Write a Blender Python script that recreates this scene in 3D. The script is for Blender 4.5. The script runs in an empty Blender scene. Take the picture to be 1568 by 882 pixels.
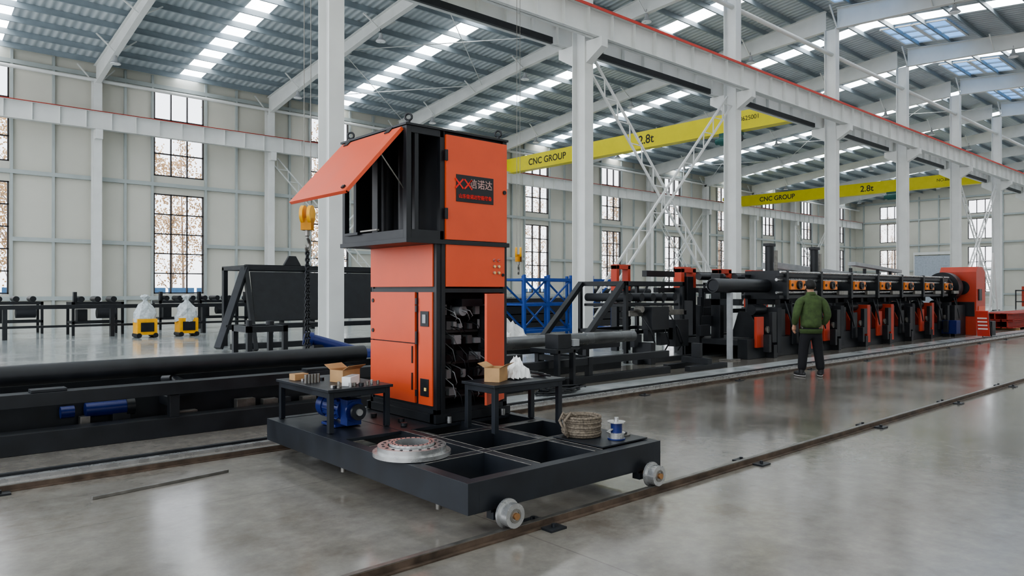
import bpy, math, random
from mathutils import Vector, Matrix
random.seed(4)
scene=bpy.context.scene
scene.view_settings.view_transform='AgX'
try: scene.view_settings.look='AgX - Medium High Contrast'
except Exception: pass
COL=scene.collection
# ------------------------------------------------------------------ materials
def mat(name,col,rough=0.5,metal=0.0,var=0.12,scale=6.0,bump=0.0,emit=0.0,spec=0.5,rvar=0.1,coat=0.0):
    m=bpy.data.materials.new(name); m.use_nodes=True
    nt=m.node_tree; N=nt.nodes; L=nt.links
    b=N['Principled BSDF']
    b.inputs['Roughness'].default_value=rough; b.inputs['Metallic'].default_value=metal
    b.inputs['Specular IOR Level'].default_value=spec
    b.inputs['Coat Weight'].default_value=coat
    tc=N.new('ShaderNodeTexCoord'); n=N.new('ShaderNodeTexNoise')
    n.inputs['Scale'].default_value=scale; n.inputs['Detail'].default_value=5
    L.new(tc.outputs['Object'],n.inputs['Vector'])
    r=N.new('ShaderNodeMapRange'); r.inputs[1].default_value=0.3; r.inputs[2].default_value=0.7
    r.inputs[3].default_value=1-var; r.inputs[4].default_value=1+var
    L.new(n.outputs['Fac'],r.inputs[0])
    mx=N.new('ShaderNodeMix'); mx.data_type='RGBA'; mx.blend_type='MULTIPLY'; mx.inputs[0].default_value=1
    mx.inputs[6].default_value=(*col,1)
    L.new(r.outputs[0],mx.inputs[7]); L.new(mx.outputs[2],b.inputs['Base Color'])
    rr=N.new('ShaderNodeMapRange'); rr.inputs[3].default_value=max(0,rough-rvar); rr.inputs[4].default_value=min(1,rough+rvar)
    L.new(n.outputs['Fac'],rr.inputs[0]); L.new(rr.outputs[0],b.inputs['Roughness'])
    if bump>0:
        bp=N.new('ShaderNodeBump'); bp.inputs['Strength'].default_value=bump; bp.inputs['Distance'].default_value=0.01
        L.new(n.outputs['Fac'],bp.inputs['Height']); L.new(bp.outputs[0],b.inputs['Normal'])
    if emit>0:
        b.inputs['Emission Color'].default_value=(*col,1); b.inputs['Emission Strength'].default_value=emit
    return m
WHITE=mat('steel_white_paint',(0.72,0.73,0.71),0.45,scale=1.5,var=0.05)
WALLM=mat('wall_panel',(0.62,0.61,0.54),0.6,scale=0.4,var=0.05)
GIRT=mat('girt_grey',(0.42,0.46,0.45),0.5,scale=2,var=0.06)
PURL=mat('purlin_galv',(0.26,0.31,0.34),0.5,scale=2,var=0.1)
ORANGE=mat('orange_paint',(0.68,0.098,0.036),0.38,scale=3,var=0.05,rvar=0.05)
ORANGE2=mat('orange_red_machine',(0.48,0.056,0.026),0.42,scale=3,var=0.1)
FIXT=mat('fixture_orange',(0.80,0.24,0.05),0.42,scale=3,var=0.1)
BLACK=mat('black_paint',(0.012,0.014,0.017),0.42,scale=5,var=0.3)
BLACKB=mat('bluish_black_frame',(0.014,0.017,0.022),0.42,scale=4,var=0.35)
DARKM=mat('dark_inside',(0.022,0.024,0.028),0.6)
SCUFF=mat('scuffed_edge',(0.20,0.19,0.17),0.5,0.3,scale=14,var=0.5)
STEEL=mat('bright_steel',(0.46,0.46,0.45),0.28,0.7,scale=12,var=0.12)
DSTEEL=mat('dull_steel',(0.24,0.23,0.21),0.38,0.8,scale=10,var=0.25)
PIPEG=mat('grey_pipe',(0.12,0.125,0.125),0.26,0.35,scale=3,var=0.2)
RUST=mat('rusty_rail',(0.105,0.076,0.056),0.55,0.3,scale=9,var=0.45,bump=0.2)
YEL=mat('crane_yellow',(0.66,0.59,0.02),0.4,scale=2,var=0.05)
HOOKY=mat('hook_yellow',(0.85,0.42,0.02),0.4)
RED=mat('rail_red',(0.58,0.05,0.03),0.5)
DRED=mat('beam_red_primer',(0.36,0.035,0.022),0.6,scale=4,var=0.2)
BLUE=mat('blue_paint',(0.02,0.07,0.30),0.4)
DBLUE=mat('blue_motor',(0.009,0.020,0.13),0.35)
CARD=mat('cardboard',(0.44,0.27,0.13),0.8,scale=8)
PAPER=mat('white_paper',(0.80,0.80,0.78),0.8,var=0.04)
ROPE=mat('rope_tan',(0.17,0.14,0.105),0.85,scale=60,var=0.5,bump=0.5)
LGREY=mat('light_grey_plastic',(0.36,0.37,0.38),0.5)
MGREY=mat('mid_grey_plastic',(0.14,0.145,0.15),0.5)
COPPER=mat('bronze_ring',(0.45,0.25,0.12),0.35,0.8)
FRAME=mat('window_frame_dark',(0.035,0.03,0.03),0.5)
GREENM=mat('hoist_green',(0.02,0.10,0.09),0.4)
BAG=mat('plastic_bag',(0.50,0.54,0.55),0.25,scale=12,var=0.2,bump=0.6)
JACKET=mat('green_jacket',(0.062,0.098,0.034),0.85,scale=14,var=0.25,bump=0.3)
TROUS=mat('black_trousers',(0.010,0.010,0.013),0.85,scale=14)
SKIN=mat('skin',(0.48,0.27,0.18),0.55,scale=20,var=0.06)
HAIR=mat('black_hair',(0.010,0.009,0.008),0.6,scale=60,var=0.4,bump=0.4)
SHOE=mat('dark_shoes',(0.02,0.02,0.022),0.5)
SOLE=mat('shoe_sole',(0.35,0.33,0.32),0.6)
BARK=mat('tree_bark',(0.34,0.26,0.20),0.9)
LEAF=mat('autumn_leaves',(0.55,0.35,0.18),0.9,scale=0.8,var=0.4)
GROUND=mat('outside_ground',(0.40,0.37,0.32),0.9,scale=0.3)
DOORM=mat('roller_door_blue_grey',(0.45,0.50,0.56),0.5)
TXTY=mat('text_black',(0.02,0.02,0.02),0.6)
TXTR=mat('text_red',(0.75,0.03,0.02),0.5)
TXTW=mat('text_white',(0.60,0.36,0.32),0.5)
FENCE=mat('fence_blue',(0.12,0.25,0.45),0.6)
LAMPG=mat('lamp_glass',(0.85,0.88,0.9),0.3)
BTN=mat('button_yellow',(0.85,0.6,0.2),0.3)
WINREFL=mat('painted_window_reflection',(0.55,0.57,0.57),0.2,0.2,scale=2,var=0.12)  # pale tone paints the windows' reflection onto the floor

def sky_mat(name,col,s,var=True):
    m=bpy.data.materials.new(name); m.use_nodes=True
    nt=m.node_tree;N=nt.nodes;L=nt.links
    N.remove(N['Principled BSDF'])
    e=N.new('ShaderNodeEmission'); tc=N.new('ShaderNodeTexCoord'); n=N.new('ShaderNodeTexNoise'); n.inputs['Scale'].default_value=0.5
    L.new(tc.outputs['Object'],n.inputs['Vector'])
    cr=N.new('ShaderNodeValToRGB'); cr.color_ramp.elements[0].color=(col[0]*0.8,col[1]*0.85,col[2]*0.92,1); cr.color_ramp.elements[1].color=(*col,1)
    cr.color_ramp.elements[0].position=0.35;cr.color_ramp.elements[1].position=0.6
    L.new(n.outputs['Fac'],cr.inputs[0]);L.new(cr.outputs[0],e.inputs[0]); e.inputs[1].default_value=s
    L.new(e.outputs[0],N['Material Output'].inputs[0])
    return m
SKYL=sky_mat('skylight_translucent',(0.97,0.99,1.0),8.0)
SKYB=sky_mat('skylight_clear_blue',(0.24,0.48,0.88),1.6)

def roof_mat():
    m=bpy.data.materials.new('roof_sheet'); m.use_nodes=True
    nt=m.node_tree;N=nt.nodes;L=nt.links;b=N['Principled BSDF']
    tc=N.new('ShaderNodeTexCoord'); w=N.new('ShaderNodeTexWave'); w.wave_type='BANDS'; w.bands_direction='X'; w.inputs['Scale'].default_value=1.05
    L.new(tc.outputs['Object'],w.inputs['Vector'])
    cr=N.new('ShaderNodeValToRGB'); cr.color_ramp.elements[0].color=(0.42,0.47,0.50,1); cr.color_ramp.elements[1].color=(0.62,0.67,0.69,1)
    L.new(w.outputs['Fac'],cr.inputs[0]);L.new(cr.outputs[0],b.inputs['Base Color'])
    bp=N.new('ShaderNodeBump'); bp.inputs['Distance'].default_value=0.03; L.new(w.outputs['Fac'],bp.inputs['Height']);L.new(bp.outputs[0],b.inputs['Normal'])
    b.inputs['Roughness'].default_value=0.35
    return m
ROOF=roof_mat()

def floor_mat():
    m=bpy.data.materials.new('polished_concrete'); m.use_nodes=True
    nt=m.node_tree;N=nt.nodes;L=nt.links;b=N['Principled BSDF']
    tc=N.new('ShaderNodeTexCoord')
    def noise(s,d=6,rough=0.6):
        n=N.new('ShaderNodeTexNoise'); n.inputs['Scale'].default_value=s;n.inputs['Detail'].default_value=d;n.inputs['Roughness'].default_value=rough
        L.new(tc.outputs['Object'],n.inputs['Vector']); return n
    n1=noise(0.55,8,0.65); n2=noise(6,8,0.7); n3=noise(0.25,5,0.6); n4=noise(1.6,8,0.75)
    cr=N.new('ShaderNodeValToRGB'); e=cr.color_ramp.elements
    e[0].position=0.3;e[0].color=(0.150,0.137,0.118,1);e[1].position=0.72;e[1].color=(0.26,0.243,0.215,1)
    L.new(n1.outputs['Fac'],cr.inputs[0])
    mr=N.new('ShaderNodeMapRange'); mr.inputs[1].default_value=0.3;mr.inputs[2].default_value=0.7;mr.inputs[3].default_value=0.78;mr.inputs[4].default_value=1.18
    L.new(n2.outputs['Fac'],mr.inputs[0])
    m1=N.new('ShaderNodeMix');m1.data_type='RGBA';m1.blend_type='MULTIPLY';m1.inputs[0].default_value=1
    L.new(cr.outputs[0],m1.inputs[6]);L.new(mr.outputs[0],m1.inputs[7])
    st=N.new('ShaderNodeMapRange'); st.inputs[1].default_value=0.48;st.inputs[2].default_value=0.64;st.inputs[3].default_value=0;st.inputs[4].default_value=1.0
    L.new(n3.outputs['Fac'],st.inputs[0])
    st2=N.new('ShaderNodeMapRange'); st2.inputs[1].default_value=0.45;st2.inputs[2].default_value=0.62;st2.inputs[3].default_value=0;st2.inputs[4].default_value=0.6
    L.new(n4.outputs['Fac'],st2.inputs[0])
    sm=N.new('ShaderNodeMath');sm.operation='MULTIPLY';L.new(st.outputs[0],sm.inputs[0]);L.new(st2.outputs[0],sm.inputs[1])
    m2=N.new('ShaderNodeMix');m2.data_type='RGBA'
    L.new(sm.outputs[0],m2.inputs[0]);L.new(m1.outputs[2],m2.inputs[6]);m2.inputs[7].default_value=(0.10,0.074,0.052,1)
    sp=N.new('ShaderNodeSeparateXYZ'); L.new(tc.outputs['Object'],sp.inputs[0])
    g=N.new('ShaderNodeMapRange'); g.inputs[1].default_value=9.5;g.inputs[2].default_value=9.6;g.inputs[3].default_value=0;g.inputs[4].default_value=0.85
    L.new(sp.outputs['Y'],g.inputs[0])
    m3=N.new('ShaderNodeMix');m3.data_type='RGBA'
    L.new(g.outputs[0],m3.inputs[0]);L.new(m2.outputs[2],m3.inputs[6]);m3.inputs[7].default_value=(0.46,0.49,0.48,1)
    def joint(out,per,off):
        a=N.new('ShaderNodeMath');a.operation='ADD';a.inputs[1].default_value=off;L.new(out,a.inputs[0])
        f=N.new('ShaderNodeMath');f.operation='PINGPONG';f.inputs[1].default_value=per/2;L.new(a.outputs[0],f.inputs[0])
        c=N.new('ShaderNodeMath');c.operation='LESS_THAN';c.inputs[1].default_value=0.006;L.new(f.outputs[0],c.inputs[0]);return c
    j1=joint(sp.outputs['X'],4.0,100.9); j2=joint(sp.outputs['Y'],5.0,104.6)
    mxm=N.new('ShaderNodeMath');mxm.operation='MAXIMUM';L.new(j1.outputs[0],mxm.inputs[0]);L.new(j2.outputs[0],mxm.inputs[1])
    sc=N.new('ShaderNodeMath');sc.operation='MULTIPLY';sc.inputs[1].default_value=0.35;L.new(mxm.outputs[0],sc.inputs[0])
    m4=N.new('ShaderNodeMix');m4.data_type='RGBA';L.new(sc.outputs[0],m4.inputs[0]);L.new(m3.outputs[2],m4.inputs[6]);m4.inputs[7].default_value=(0.07,0.065,0.06,1)
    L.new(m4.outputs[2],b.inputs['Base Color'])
    r=N.new('ShaderNodeMapRange'); r.inputs[1].default_value=0.3;r.inputs[2].default_value=0.7;r.inputs[3].default_value=0.08;r.inputs[4].default_value=0.20
    L.new(n1.outputs['Fac'],r.inputs[0]);L.new(r.outputs[0],b.inputs['Roughness'])
    bp=N.new('ShaderNodeBump');bp.inputs['Strength'].default_value=0.08;bp.inputs['Distance'].default_value=0.01
    L.new(n2.outputs['Fac'],bp.inputs['Height']);L.new(bp.outputs[0],b.inputs['Normal'])
    b.inputs['Specular IOR Level'].default_value=0.75
    return m
FLOORM=floor_mat()

# ------------------------------------------------------------------ mesh builder
class M:
    def __init__(s,name): s.n=name;s.v=[];s.f=[];s.mi=[];s.sm=[];s.mats=[]
    def m(s,mt):
        if mt not in s.mats: s.mats.append(mt)
        return s.mats.index(mt)
    def add(s,vs,fs,mt,smooth=False):
        o=len(s.v); s.v+= [tuple(v) for v in vs]; k=s.m(mt)
        for f in fs: s.f.append([i+o for i in f]); s.mi.append(k); s.sm.append(smooth)
    def box(s,x0,x1,y0,y1,z0,z1,mt,R=None,piv=None):
        vs=[Vector((x,y,z)) for x in (x0,x1) for y in (y0,y1) for z in (z0,z1)]
        if R is not None:
            p=Vector(piv) if piv is not None else Vector(((x0+x1)/2,(y0+y1)/2,(z0+z1)/2))
            vs=[R@(v-p)+p for v in vs]
        s.add(vs,[(0,1,3,2),(4,6,7,5),(0,4,5,1),(2,3,7,6),(0,2,6,4),(1,5,7,3)],mt)
    def bar(s,p0,p1,w,h,mt,up=(0,0,1)):
        p0=Vector(p0);p1=Vector(p1);d=(p1-p0).normalized();u=Vector(up)
        if abs(d.dot(u))>0.98:u=Vector((0,1,0))
        a=d.cross(u).normalized()*w/2; b=a.cross(d).normalized()*h/2
        vs=[]
        for p in (p0,p1):
            vs+=[p-a-b,p+a-b,p+a+b,p-a+b]
        s.add(vs,[(0,3,2,1),(4,5,6,7),(0,1,5,4),(1,2,6,5),(2,3,7,6),(3,0,4,7)],mt)
    def frame(s,p0,p1):
        d=(Vector(p1)-Vector(p0)).normalized(); u=Vector((0,0,1)) if abs(d.z)<0.9 else Vector((1,0,0))
        a=d.cross(u).normalized(); return d,a,d.cross(a).normalized()
    def cyl(s,p0,p1,r,mt,seg=16,r2=None,cap=True):
        p0=Vector(p0);p1=Vector(p1); d,a,b=s.frame(p0,p1); r2=r if r2 is None else r2
        vs=[]
        for p,q in ((p0,r),(p1,r2)):
            for i in range(seg):
                t=2*math.pi*i/seg; vs.append(p+(a*math.cos(t)+b*math.sin(t))*q)
        s.add(vs,[(i,(i+1)%seg,seg+(i+1)%seg,seg+i) for i in range(seg)],mt,True)
        if cap:
            s.add(vs[:seg],[tuple(range(seg))[::-1]],mt); s.add(vs[seg:],[tuple(range(seg))],mt)
    def ring(s,p0,p1,ro,ri,mt,seg=32):
        p0=Vector(p0);p1=Vector(p1); d,a,b=s.frame(p0,p1)
        L=[]
        for p,q in ((p0,ro),(p1,ro),(p1,ri),(p0,ri)):
            L.append([p+(a*math.cos(2*math.pi*i/seg)+b*math.sin(2*math.pi*i/seg))*q for i in range(seg)])
        for k in range(4):
            A=L[k];Bq=L[(k+1)%4]
            s.add(A+Bq,[(i,(i+1)%seg,seg+(i+1)%seg,seg+i) for i in range(seg)],mt,k in(0,2))
    def tube(s,pts,r,mt,seg=8):
        pts=[Vector(p) for p in pts]; rings=[]
        pa=None
        for i,p in enumerate(pts):
            d=(pts[min(i+1,len(pts)-1)]-pts[max(i-1,0)]).normalized()
            if pa is None:
                u=Vector((0,0,1)) if abs(d.z)<0.9 else Vector((1,0,0)); a=d.cross(u).normalized()
            else: a=(pa-d*pa.dot(d)).normalized()
            pa=a;b=d.cross(a)
            rr=r[i] if isinstance(r,(list,tuple)) else r
            rings+=[p+(a*math.cos(2*math.pi*k/seg)+b*math.sin(2*math.pi*k/seg))*rr for k in range(seg)]
        fs=[]
        for i in range(len(pts)-1):
            for k in range(seg):
                fs.append((i*seg+k,i*seg+(k+1)%seg,(i+1)*seg+(k+1)%seg,(i+1)*seg+k))
        fs.append(tuple(range(seg))[::-1]); fs.append(tuple((len(pts)-1)*seg+k for k in range(seg)))
        s.add(rings,fs,mt,True)
    def torus(s,c,n,R,r,mt,seg=24,rs=8,a0=0,a1=2*math.pi):
        c=Vector(c);n=Vector(n).normalized(); u=Vector((0,0,1)) if abs(n.z)<0.9 else Vector((1,0,0))
        a=n.cross(u).normalized(); b=n.cross(a)
        k=seg+1
        pts=[c+(a*math.cos(a0+(a1-a0)*i/seg)+b*math.sin(a0+(a1-a0)*i/seg))*R for i in range(k)]
        s.tube(pts,r,mt,rs)
    def ell(s,c,rx,ry,rz,mt,seg=20,rings=12,R=None,zmin=-1,fn=None):
        c=Vector(c);vs=[];fs=[]
        for j in range(rings+1):
            ph=-math.pi/2+math.pi*j/rings; z=max(math.sin(ph),zmin); q=math.cos(ph)
            for i in range(seg):
                t=2*math.pi*i/seg; v=Vector((rx*q*math.cos(t),ry*q*math.sin(t),rz*z))
                if fn: v=fn(v)
                if R is not None:v=R@v
                vs.append(c+v)
        for j in range(rings):
            for i in range(seg): fs.append((j*seg+i,j*seg+(i+1)%seg,(j+1)*seg+(i+1)%seg,(j+1)*seg+i))
        s.add(vs,fs,mt,True)
    def prism(s,poly,axis,a0,a1,mt):
        n=len(poly);vs=[]
        for a in (a0,a1):
            for p in poly:
                vs.append({'x':(a,p[0],p[1]),'y':(p[0],a,p[1]),'z':(p[0],p[1],a)}[axis])
        s.add(vs,[tuple(range(n))[::-1],tuple(range(n,2*n))]+[(i,(i+1)%n,n+(i+1)%n,n+i) for i in range(n)],mt)
    def hcol(s,x,y,z0,z1,w,dp,mt,tf=0.02,tw=0.014):
        s.box(x-w/2,x+w/2,y-dp/2,y-dp/2+tf,z0,z1,mt); s.box(x-w/2,x+w/2,y+dp/2-tf,y+dp/2,z0,z1,mt)
        s.box(x-tw/2,x+tw/2,y-dp/2+tf,y+dp/2-tf,z0,z1,mt)
    def done(s,bevel=0,parent=None):
        me=bpy.data.meshes.new(s.n); me.from_pydata(s.v,[],s.f)
        for k in s.mats: me.materials.append(k)
        me.polygons.foreach_set('material_index',s.mi); me.polygons.foreach_set('use_smooth',s.sm)
        me.update()
        import bmesh
        bm=bmesh.new();bm.from_mesh(me);bmesh.ops.recalc_face_normals(bm,faces=bm.faces);bm.to_mesh(me);bm.free()
        ob=bpy.data.objects.new(s.n,me); COL.objects.link(ob)
        if bevel>0:
            bv=ob.modifiers.new('bev','BEVEL');bv.width=bevel;bv.segments=2;bv.limit_method='ANGLE';bv.angle_limit=math.radians(50)
        if parent: ob.parent=parent
        return ob
def text(name,body,loc,xd,yd,size,mt,parent=None,ext=0.002,align='CENTER'):
    c=bpy.data.curves.new(name,'FONT'); c.body=body;c.size=size;c.extrude=ext;c.align_x=align;c.align_y='CENTER'
    c.materials.append(mt); o=bpy.data.objects.new(name,c);COL.objects.link(o)
    x=Vector(xd).normalized();y=Vector(yd).normalized();z=x.cross(y)
    Mx=Matrix((x,y,z)).transposed().to_4x4(); Mx.translation=Vector(loc); o.matrix_world=Mx
    if parent: o.parent=parent
    return o

# ------------------------------------------------------------------ building
FX=[7.4+8*k for k in range(-2,11)]   # frames -8.6 .. 87.4
X0,X1=-8.6,87.4; YW=37.0; YM=14.3; YS=-9.0
def rz(y): return 11.9+0.1*(YW-y) if y>=YM else 11.9+0.1*(YW-YM)-0.1*(YM-y)
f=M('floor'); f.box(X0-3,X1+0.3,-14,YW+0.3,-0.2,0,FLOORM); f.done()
WZ=[(1.4,6.2),(7.05,9.2),(9.75,11.2)]
cs=[x+3.65 for x in FX[:-1]]
def longwall(name,ya,yb,top):
    w=M(name); prev=X0
    for c in cs:
        w.box(prev,c-1.15,ya,yb,0,top,WALLM)
        zz=0
        for a,b in WZ:
            if b>top: continue
            w.box(c-1.15,c+1.15,ya,yb,zz,a,WALLM); zz=b
        w.box(c-1.15,c+1.15,ya,yb,zz,top,WALLM)
        prev=c+1.15
    w.box(prev,X1+0.2,ya,yb,0,top,WALLM)
    w.done()
longwall('wall_north',YW,YW+0.2,11.9)
longwall('wall_south',YS-0.2,YS,11.7)
for i,c in enumerate(cs):
    o=M('window_%d'%(i+1))
    for (a,b),rows in zip(WZ,(5,2,1)):
        for k in range(4):
            xx=c-1.12+2.24*k/3; o.box(xx-0.025,xx+0.025,YW-0.02,YW+0.1,a,b,FRAME)
        for k in range(rows+1):
            z=a+0.03+(b-a-0.06)*k/rows; t=0.025
            o.box(c-1.15,c+1.15,YW-0.02,YW+0.1,z-t,z+t,FRAME)
    o.done()
g=M('trim_1')
for z in (1.2,3.75,6.62,9.45,11.3):
    for i,x in enumerate(FX[:-1]):
        if z in(3.75,):
            c=cs[i]; g.box(x,c-1.2,YW-0.16,YW-0.02,z-0.09,z+0.09,GIRT); g.box(c+1.2,x+8,YW-0.16,YW-0.02,z-0.09,z+0.09,GIRT)
        else: g.box(x,x+8,YW-0.16,YW-0.02,z-0.09,z+0.09,GIRT)
for i,x in enumerate(FX[:-1]):
    for dx in (1.25,2.42,4.88,6.4):
        g.box(x+dx-0.05,x+dx+0.05,YW-0.14,YW-0.001,0,11.8,GIRT)
g.done()
w=M('wall_east'); we=M('window_20')
ycs=[-5.2,2.4,10.0,18.2,24.0,33.0]
prev=YS
for c in ycs:
    w.box(X1,X1+0.2,prev,c-1.2,0,11.9,WALLM); zz=0
    for a,b in WZ:
        w.box(X1,X1+0.2,c-1.2,c+1.2,zz,a,WALLM);zz=b
        for k in range(4):
            yy=c-1.17+2.34*k/3; we.box(X1-0.02,X1+0.1,yy-0.03,yy+0.03,a,b,FRAME)
        for k in range(4 if b<7 else 2):
            z=a+0.03+(b-a-0.06)*k/(3 if b<7 else 1); we.box(X1-0.02,X1+0.1,c-1.2,c+1.2,z-0.03,z+0.03,FRAME)
    w.box(X1,X1+0.2,c-1.2,c+1.2,zz,11.9,WALLM)
    prev=c+1.2
w.box(X1,X1+0.2,prev,YW+0.2,0,11.9,WALLM)
w.prism([(YS,11.9),(YW+0.2,11.9),(YM,rz(YM)+0.1)],'x',X1,X1+0.2,WALLM)
w.done(); we.done()
g=M('trim_2')
for z in (1.2,3.75,6.62,9.45,11.6): g.box(X1-0.16,X1-0.02,YS,YW-0.2,z-0.09,z+0.09,GIRT)
for k in range(23): 
    y=YS+1+2*k
    if all(abs(y-c)>1.2 for c in ycs): g.box(X1-0.14,X1-0.001,y-0.06,y+0.06,0,12,GIRT)
g.done()
d=M('door_1'); d.box(X1-0.22,X1-0.165,26.8,30.4,0,5.4,DOORM)
for k in range(18): d.box(X1-0.24,X1-0.22,26.9,30.3,0.1+k*0.3,0.3+k*0.3,DOORM)
for y in (26.7,30.4): d.box(X1-0.26,X1-0.16,y,y+0.12,0,5.5,WHITE)
d.box(X1-0.3,X1-0.16,26.7,30.52,5.5,5.8,WHITE); d.done()
# roof
r=M('ceiling')
def slab(y0,y1,x0,x1,t0,t1,mt,m_=None):
    m_=m_ or r
    vs=[(x,y,rz(y)+t) for x in (x0,x1) for y in (y0,y1) for t in (t0,t1)]
    m_.add(vs,[(0,1,3,2),(4,6,7,5),(0,4,5,1),(2,3,7,6),(0,2,6,4),(1,5,7,3)],mt)
for a,b in ((YS-0.5,YM),(YM,YW+0.2)):
    px=X0
    for x in FX[:-1]:
        c=x+4.0
        slab(a,b,px,c-0.5,0,0.06,ROOF); px=c+0.5
        slab(a,b,c-0.5,c+0.5,0.01,0.05,SKYL)
    slab(a,b,px,X1+0.2,0,0.06,ROOF)
r.done()
o=M('skylight_1')
for x in FX[2:-1]:
    for (ya,yb) in ((12.75,14.1),(11.3,12.65)):
        xa=x+4.75; xb=x+7.8
        slab(ya,yb,xa,xb,-0.03,-0.01,SKYB,o)
        for q in range(4): 
            xq=xa+(xb-xa)*q/3; slab(ya,yb,xq-0.05,xq+0.05,-0.10,-0.03,WHITE,o)
        slab(ya-0.05,ya+0.05,xa,xb,-0.10,-0.03,WHITE,o); slab(yb-0.05,yb+0.05,xa,xb,-0.10,-0.03,WHITE,o)
o.done()
p=M('roof_purlins')
def purl(y):
    z=rz(y)
    p.box(X0,X1,y-0.012,y+0.012,z-0.24,z-0.005,PURL); p.box(X0,X1,y-0.06,y+0.012,z-0.25,z-0.235,PURL)
y=YW-0.6
while y>YS:
    purl(y); y-=1.35
p.done()
for i,x in enumerate(FX[:-1]):
    o=M('portal_frame')
    for a,b in ((YW-0.35,YM+0.25),(YM-0.25,YS+0.3)):
        n=6
        for k in range(n):
            ya=a+(b-a)*k/n; yb=a+(b-a)*(k+1)/n
            def dep(q):
                u=(q-a)/(b-a); return 0.5+0.4*abs(2*u-1)**1.5
            da,db=dep(ya),dep(yb); za,zb=rz(ya)-0.26,rz(yb)-0.26
            o.bar((x,ya,za-0.01),(x,yb,zb-0.01),0.22,0.02,WHITE)
            o.bar((x,ya,za-da),(x,yb,zb-db),0.22,0.022,WHITE)
            vs=[(x-0.007,ya,za),(x-0.007,yb,zb),(x-0.007,yb,zb-db),(x-0.007,ya,za-da)]
            vs+=[(v[0]+0.014,v[1],v[2]) for v in vs]
            o.add(vs,[(0,1,2,3),(4,7,6,5),(0,4,5,1),(1,5,6,2),(2,6,7,3),(3,7,4,0)],WHITE)
            o.bar((x,ya,za-da),(x+0.75,ya,za-0.05),0.05,0.05,WHITE)
            o.bar((x,ya,za-da),(x-0.75,ya,za-0.05),0.05,0.05,WHITE)
    o.hcol(x,YW-0.45,0,11.0,0.34,0.5,WHITE); o.box(x-0.3,x+0.3,YW-0.75,YW-0.2,0,0.04,WHITE)
    o.box(x-0.14,x+0.14,YW-1.0,YW-0.7,8.3,8.72,WHITE)
    o.hcol(x,YM,0,13.0,0.36,0.5,WHITE,tf=0.025,tw=0.016)
    o.box(x-0.32,x+0.32,YM-0.35,YM+0.35,0,0.04,WHITE)
    o.prism([(YM-0.25,8.1),(YM-0.25,8.72),(YM-0.85,8.72),(YM-0.85,8.45)],'x',x-0.13,x+0.13,WHITE)
    o.prism([(YM+0.25,8.1),(YM+0.25,8.72),(YM+0.85,8.72),(YM+0.85,8.45)],'x',x-0.13,x+0.13,WHITE)
    o.hcol(x,YS+0.3,0,11.6,0.34,0.5,WHITE)
    o.prism([(YS+0.55,7.9),(YS+0.55,8.72),(YS+1.2,8.72),(YS+1.2,8.4)],'x',x-0.15,x+0.15,WHITE)
    o.done()
t=M('eave_tie_tube')
t.cyl((X0,YW-0.45,11.0),(X1,YW-0.45,11.0),0.08,WHITE,10); t.done()
t=M('ridge_tie_tube'); t.cyl((X0,YM,11.9),(X1,YM,11.9),0.09,WHITE,10); t.done()
t=M('roof_bracing_rods')
for x in (15.4,47.4):
    for k in range(3):
        ya=YW-1-7.2*k; yb=ya-7.2
        for (a,b) in (((x,ya),(x+8,yb)),((x+8,ya),(x,yb))):
            t.cyl((a[0],a[1],rz(a[1])-0.55),(b[0],b[1],rz(b[1])-0.55),0.018,WHITE,6)
t.done()
def runway(y,cond=0,redy=0.05,rm=RED):
    o=M('crane_runway_beam')
    z0,z1=8.73,9.5
    o.box(X0,X1,y-0.14,y+0.14,z0,z0+0.02,WHITE); o.box(X0,X1,y-0.17,y+0.17,z1-0.025,z1,WHITE); o.box(X0,X1,y-0.008,y+0.008,z0,z1,WHITE)
    xx=X0+0.5
    while xx<X1-0.2:
        o.box(xx-0.006,xx+0.006,y-0.13,y+0.13,z0,z1,WHITE); xx+=1.0
    o.box(X0,X1,y-0.03,y+0.03,z1,z1+0.06,rm)
    o.box(X0,X1,y-0.19,y-0.17,z1-redy/2,z1+redy/2,rm)
    if cond:
        for k in range(len(FX)-1):
            xa=FX[k]+0.9; xb=FX[k]+7.1
            o.box(xa,xb,y-0.30,y-0.22,z0-0.10,z0+0.08,BLACK)
            for q in range(4): 
                xq=xa+0.3+q*1.8; o.box(xq-0.02,xq+0.02,y-0.22,y-0.13,z0+0.0,z0+0.05,BLACK)
    o.done()
runway(YM-0.62,redy=0.08); runway(YM+0.62,cond=1); runway(YW-0.85,redy=0.02,rm=DRED); runway(YS+0.95)
def lattice(y,xa,xb,za=8.4,zb=0.9):
    o=M('lattice_cross_brace')
    for (p0,p1) in (((xa,y,za),(xb,y,zb)),((xb,y,za),(xa,y,zb))):
        p0=Vector(p0);p1=Vector(p1);d=(p1-p0).normalized();nrm=Vector((d.z,0,-d.x)).normalized()*0.2
        yo=Vector((0,0.06,0)) if p0.x<p1.x else Vector((0,-0.06,0))
        o.bar(p0+nrm+yo,p1+nrm+yo,0.06,0.06,WHITE); o.bar(p0-nrm+yo,p1-nrm+yo,0.06,0.06,WHITE)
        L=(p1-p0).length;n=int(L/0.42)
        for k in range(n):
            a=p0+d*(L*k/n)+(nrm if k%2 else -nrm)+yo; b=p0+d*(L*(k+1)/n)+(-nrm if k%2 else nrm)+yo
            o.bar(a,b,0.03,0.03,WHITE)
    o.done()
lattice(YM,15.7,23.1); lattice(YM,47.7,55.1); lattice(YW-0.45,15.7,23.1); lattice(YW-0.45,47.7,55.1); lattice(YW-0.45,71.7,79.1)
o=M('high_bay_lamps')
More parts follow.
